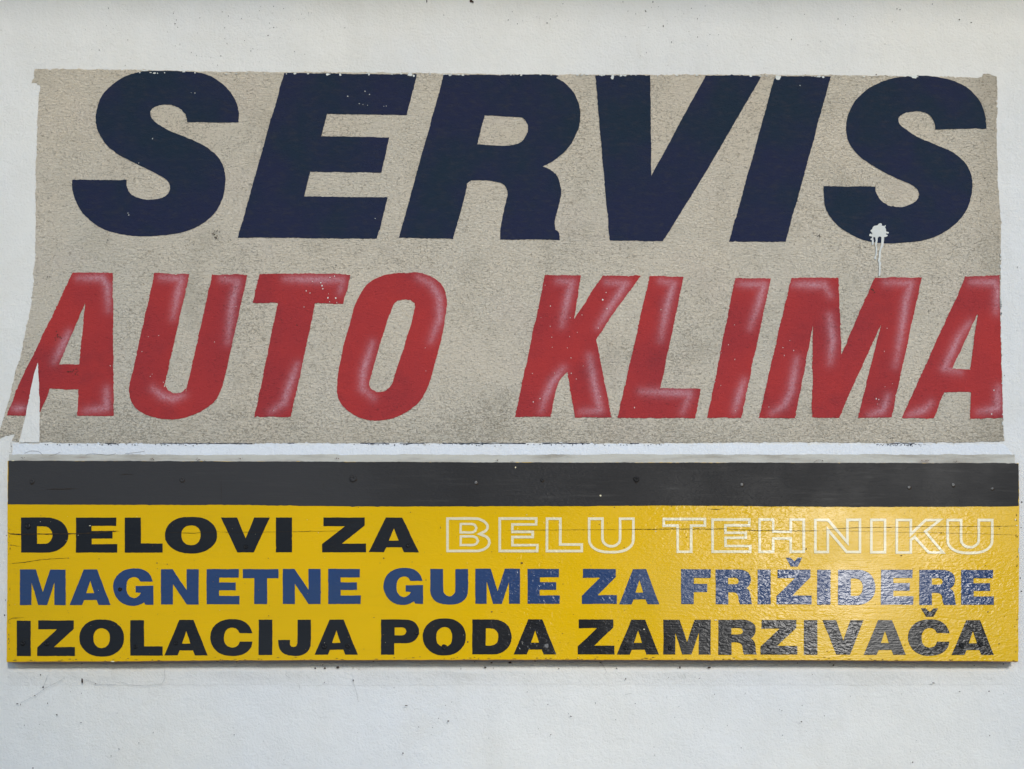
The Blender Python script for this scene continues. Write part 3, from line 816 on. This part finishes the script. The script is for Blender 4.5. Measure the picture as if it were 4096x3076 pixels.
def inset(loop, w):
    n = len(loop)
    area = sum(loop[i][0]*loop[(i+1)%n][1] - loop[(i+1)%n][0]*loop[i][1] for i in range(n))
    sgn = 1 if area > 0 else -1
    out = []
    for i in range(n):
        a, b, c = Vector(loop[i-1]), Vector(loop[i]), Vector(loop[(i+1)%n])
        d1, d2 = (b-a).normalized(), (c-b).normalized()
        n1, n2 = Vector((-d1.y, d1.x))*sgn, Vector((-d2.y, d2.x))*sgn
        m = (n1+n2)
        m = m / max(m.length_squared / 2, .18)
        out.append(tuple(b + m * w))
    return out
for ch, *bx in cream:
    v, f = [], []
    for li, l in enumerate(gl(ch, *bx)):
        l = smooth_loop(l, 30, 3)
        q = inset(l, 10.2 if li == 0 else -9.2)
        b = len(v); n = len(l)
        v += [P(x + rnd.gauss(0, .25), y + rnd.gauss(0, .25), board_depth(.0008)) for x, y in l]
        v += [P(x + rnd.gauss(0, .3), y + rnd.gauss(0, .3), board_depth(.0008)) for x, y in q]
        f += [(b+i, b+(i+1) % n, b+n+(i+1) % n, b+n+i) for i in range(n)]
    # every quad faces the street
    ff = []
    for q in f:
        a, c, d = Vector(v[q[0]]), Vector(v[q[1]]), Vector(v[q[2]])
        ff.append(q if (c-a).cross(d-a).y < 0 else q[::-1])
    o = link('letter', v, ff, cream_m, board)
    o['label'] = 'cream outlined letter %s of the first line' % ch

# cracks along the plywood: open gap with a lifted lip of wood above it
def crack(pts, w, lip, name='crack'):
    pts2 = []
    for i in range(len(pts) - 1):
        a, b = pts[i], pts[i+1]
        k = max(1, int(abs(b[0]-a[0]) / 9))
        for j in range(k):
            t = j / k
            pts2.append((a[0] + (b[0]-a[0])*t, a[1] + (b[1]-a[1])*t + rnd.gauss(0, .55)))
    pts2.append(pts[-1])
    n = len(pts2)
    ws = [max(.5, w * (1 + rnd.gauss(0, .3))) * min(1, (i + 1) / 4, (n - i) / 4) for i in range(n)]
    bag = Bag()
    bag.ribbon(pts2, ws, board_depth(.0012))
    link(name, bag.v, bag.f, gap_m, board)
    if lip:
        v, f = [], []
        for (x, y), ww in zip(pts2, ws):
            h = lip * rnd.uniform(.7, 1.2)
            v += [P(x, y - 9, board_depth(.0006)), P(x, y - ww*.4, board_depth(.0006 + h)), P(x, y + .6, board_depth(.0008))]
        for i in range(len(pts2)-1):
            a = i * 3
            f += [(a, a+1, a+4, a+3), (a+1, a+2, a+5, a+4)]
        return v, f
crack(poly([(78,228),(105,240),(210,246),(300,243),(370,240),(520,241),(690,240),(860,235),(1000,231),(1125,212),(1200,214)], 0, 2040, K), 4.0, 0)
crack(poly([(1650,222),(1780,226),(1930,232),(2050,225),(2212,218)], 0, 2040, K), 1.3, 0)
crack(poly([(200,222),(600,222),(1000,216),(1500,210)], 800, 2040, K), .9, 0)
crack(poly([(1080,205),(1500,200),(2212,196)], 1600, 2040, K), .9, 0)
crack(poly([(200,196),(700,190),(1220,190),(1265,184),(1330,194),(1470,199),(1600,207),(1760,203),(1900,210),(2212,208)], 2400, 2040, K), 1.5, 0)
crack(poly([(180,206),(250,200),(300,190),(430,180),(560,177),(900,172),(1040,172),(1110,166),(1500,166),(2155,160)], 3216, 2040, K), 1.0, 0)
crack(poly([(240,212),(400,208),(580,216),(900,222),(1300,226),(1700,236),(2150,250)], 3216, 2040, K), .6, 0)
crack(poly([(85,541),(250,524),(400,500),(520,490),(690,482)], 0, 2040, K), 1.2, 0)
crack(poly([(85,346),(210,366)], 0, 2040, K), 1.4, 0)
crack(poly([(80,1108),(130,1086),(240,1080)], 0, 2040, K), 1.6, 0)
crack(poly([(1540,842),(1700,846)], 3216, 2040, K), 1.2, 0)
crack([(884, 1902), (885, 1960), (885, 2014)], 1.5, 0)
crack([(183, 1957), (240, 1956), (308, 1955)], 1.8, 0)
crack([(480, 1900), (508, 1896), (535, 1899)], 2, 0)
crack([(1294, 1932), (1295, 1955)], 2, 0)
crack([(2830, 2035), (2868, 2037), (2900, 2034)], 1.4, 0)

# screws driven through the board and painted over
def screw_mesh(name, mat, r=.0052, h=.0022):
    v = [(0, -h * .55, 0)]
    rings = [(.35, .55), (.42, 1.0), (.8, .85), (1.0, .35), (1.12, 0)]
    N = 14
    for rr, hh in rings:
        for i in range(N):
            a = 2 * math.pi * i / N
            q = rr * r * (1 + .08 * math.sin(3 * a + rr * 5))
            v.append((q * math.cos(a), -hh * h, q * math.sin(a)))
    f = [(0, 1 + i, 1 + (i + 1) % N) for i in range(N)]
    for k in range(len(rings) - 1):
        for i in range(N):
            a = 1 + k * N
            f.append((a + i, a + N + i, a + N + (i + 1) % N, a + (i + 1) % N))
    me = bpy.data.meshes.new(name)
    me.from_pydata(v, [], f)
    me.materials.append(mat)
    me.polygons.foreach_set('use_smooth', [True] * len(me.polygons))
    me.update()
    return me
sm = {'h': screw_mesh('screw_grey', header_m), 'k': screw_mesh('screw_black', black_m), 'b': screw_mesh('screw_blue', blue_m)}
bare = screw_mesh('screw_bare', simple('dull_steel', (.22, .21, .20), .4, .4, 200))
tilt = math.atan(.016 / (Z_TOP - Z_BOT))
hb = Bag()
for kind, x, y, s in [('h',128,1926,1.1),('h',728,1920,1.1),('h',1412,1914,1.6),('x',1904,1930,.9),('h',2168,1920,.8),('h',2545,1918,1.3),('x',2967,1938,.9),('x',3636,1949,.8),('x',3813,1939,.9),('x',3969,1954,.7),
                      ('k',112,2104,1.4),('k',480,2358,.9),('k',92,2573,1.2),('k',187,2575,1.1),('k',542,2587,1),('k',703,2573,1),('k',983,2187,1),('k',1297,2585,1.3),('k',1391,2584,1.2),
                      ('k',1668,2532,1),('k',1777,2588,1.2),('x',2186,2584,1.3),('k',2505,2590,1.2),('k',2680,2592,1),('b',3945,2297,.9),('k',3845,2580,1.2),('k',3922,2577,1.2),('k',1633,2182,1)]:
    o = bpy.data.objects.new('screw', bare if kind == 'x' else sm[kind])
    sc.collection.objects.link(o)
    o.parent = board
    o.location = P(x, y, board_depth(.0008))
    o.rotation_euler = (-tilt, rnd.uniform(0, 6), 0)
    o.scale = (s * .75,) * 3 if kind == 'x' else (s, s, s)
    if y < 2000:
        hb.poly(blob(x + 2, y + 3, 9.5 * s, 9.5 * s, 11), board_depth(.0011))
link('screw_dark_spot', hb.v, hb.f, gap_m, board)['kind'] = 'stuff'  # flat dark spots around the header screws

# dirt caught on the plaster fillet over the board
bag = Bag()
for x, y, w_ in [(605,1838,14),(790,1837,18),(1344,1834,14),(2050,1846,8),(3275,1842,22),(3700,1843,20),(3822,1846,12),(90,1832,8),(960,1834,8),(1990,1842,9)]:
    for _ in range(7):
        bag.poly(blob(x + rnd.gauss(0, w_ * .5), y + rnd.gauss(0, 1.8), rnd.uniform(1.5, w_ * .25), rnd.uniform(.8, 2), 7), flat(.0185))
o = link('fillet_dirt', bag.v, bag.f, fdirt_m, wall); o['kind'] = 'stuff'

# knocks, grime and paint nicks on the board
bag = Bag()
for _ in range(34):
    sd = rnd.random() < .7
    x = 33 + abs(rnd.gauss(0, 5)) if sd else 4070 - abs(rnd.gauss(0, 4))
    bag.poly(blob(x, rnd.uniform(2035, 2635), rnd.uniform(.6, 1.8), rnd.uniform(1.5, 6), 7), board_depth(.0013))
for x, y, rx, ry in [(628,2252,4,2.5),(669,2257,2.5,2),(396,2235,2.5,2),(273,2232,4,2),(1535,2233,4,3),(1762,2111,1.5,5),(1967,2447,5,3),(1871,2568,4,4),(2087,2252,5,4),(1496,2470,4,1.5),(1073,2233,2,2),(1075,2463,2,2.5),
                     (2252,2336,2,2),(2250,2534,3,1.5),(2294,2458,2,1),(1642,2049,2,2),(3765,2132,3,2),(3605,2222,4,2),(3680,2271,2,1.5),(3952,2447,3,3),(3997,2575,3,2),(3620,2580,3,2),(2458,2029,2.5,2),(2686,2025,2.5,1.5),(1433,2029,2,2),(3225,2195,2.5,5),(2497,2190,2,1.5),(1704,2320,2,3)]:
    bag.poly(blob(x, y, rx, ry, 8), board_depth(.0013))
for _ in range(170):
    x, y = rnd.uniform(40, 4060), rnd.uniform(2035, 2635)
    r = rnd.uniform(.6, 1.5)
    bag.poly(blob(x, y, r * rnd.uniform(1, 2), r, 6), board_depth(.0013))
for _ in range(90):
    x = rnd.uniform(40, 4060)
    bag.poly(blob(x, bbot(x) - abs(rnd.gauss(0, 5)) - 1, rnd.uniform(2, 9), rnd.uniform(.7, 1.8), 7), board_depth(.0013))
grime_m = simple('brown_grime', (.22, .12, .03), .8, .4, 200)
o = link('grime_marks', bag.v, bag.f, grime_m, board); o['kind'] = 'stuff'
bag = Bag()
for x, y, rx, ry in [(360,2103,4,2),(2402,1982,4,4),(2062,1870,2.5,4),(2864,2480,7,2.5),(2577,2517,4,2),(2623,2125,4,1.5),(4062,2078,3,4),(4067,2102,4,3),(2107,2059,3,1.5),(450,2646,9,2.5),(52,1843,8,1.5),(3305,2360,2.5,3),(4075,2465,2,18),(4075,2200,1.5,14)]:
    bag.poly(blob(x, y, rx, ry, 8), board_depth(.0013))
for _ in range(60):
    x, y = rnd.uniform(40, 4060), rnd.uniform(2035, 2635)
    r = rnd.uniform(.5, 1.2)
    bag.poly(blob(x, y, r * 1.5, r, 6), board_depth(.0013))
o = link('pale_nicks', bag.v, bag.f, cream_m, board); o['kind'] = 'stuff'
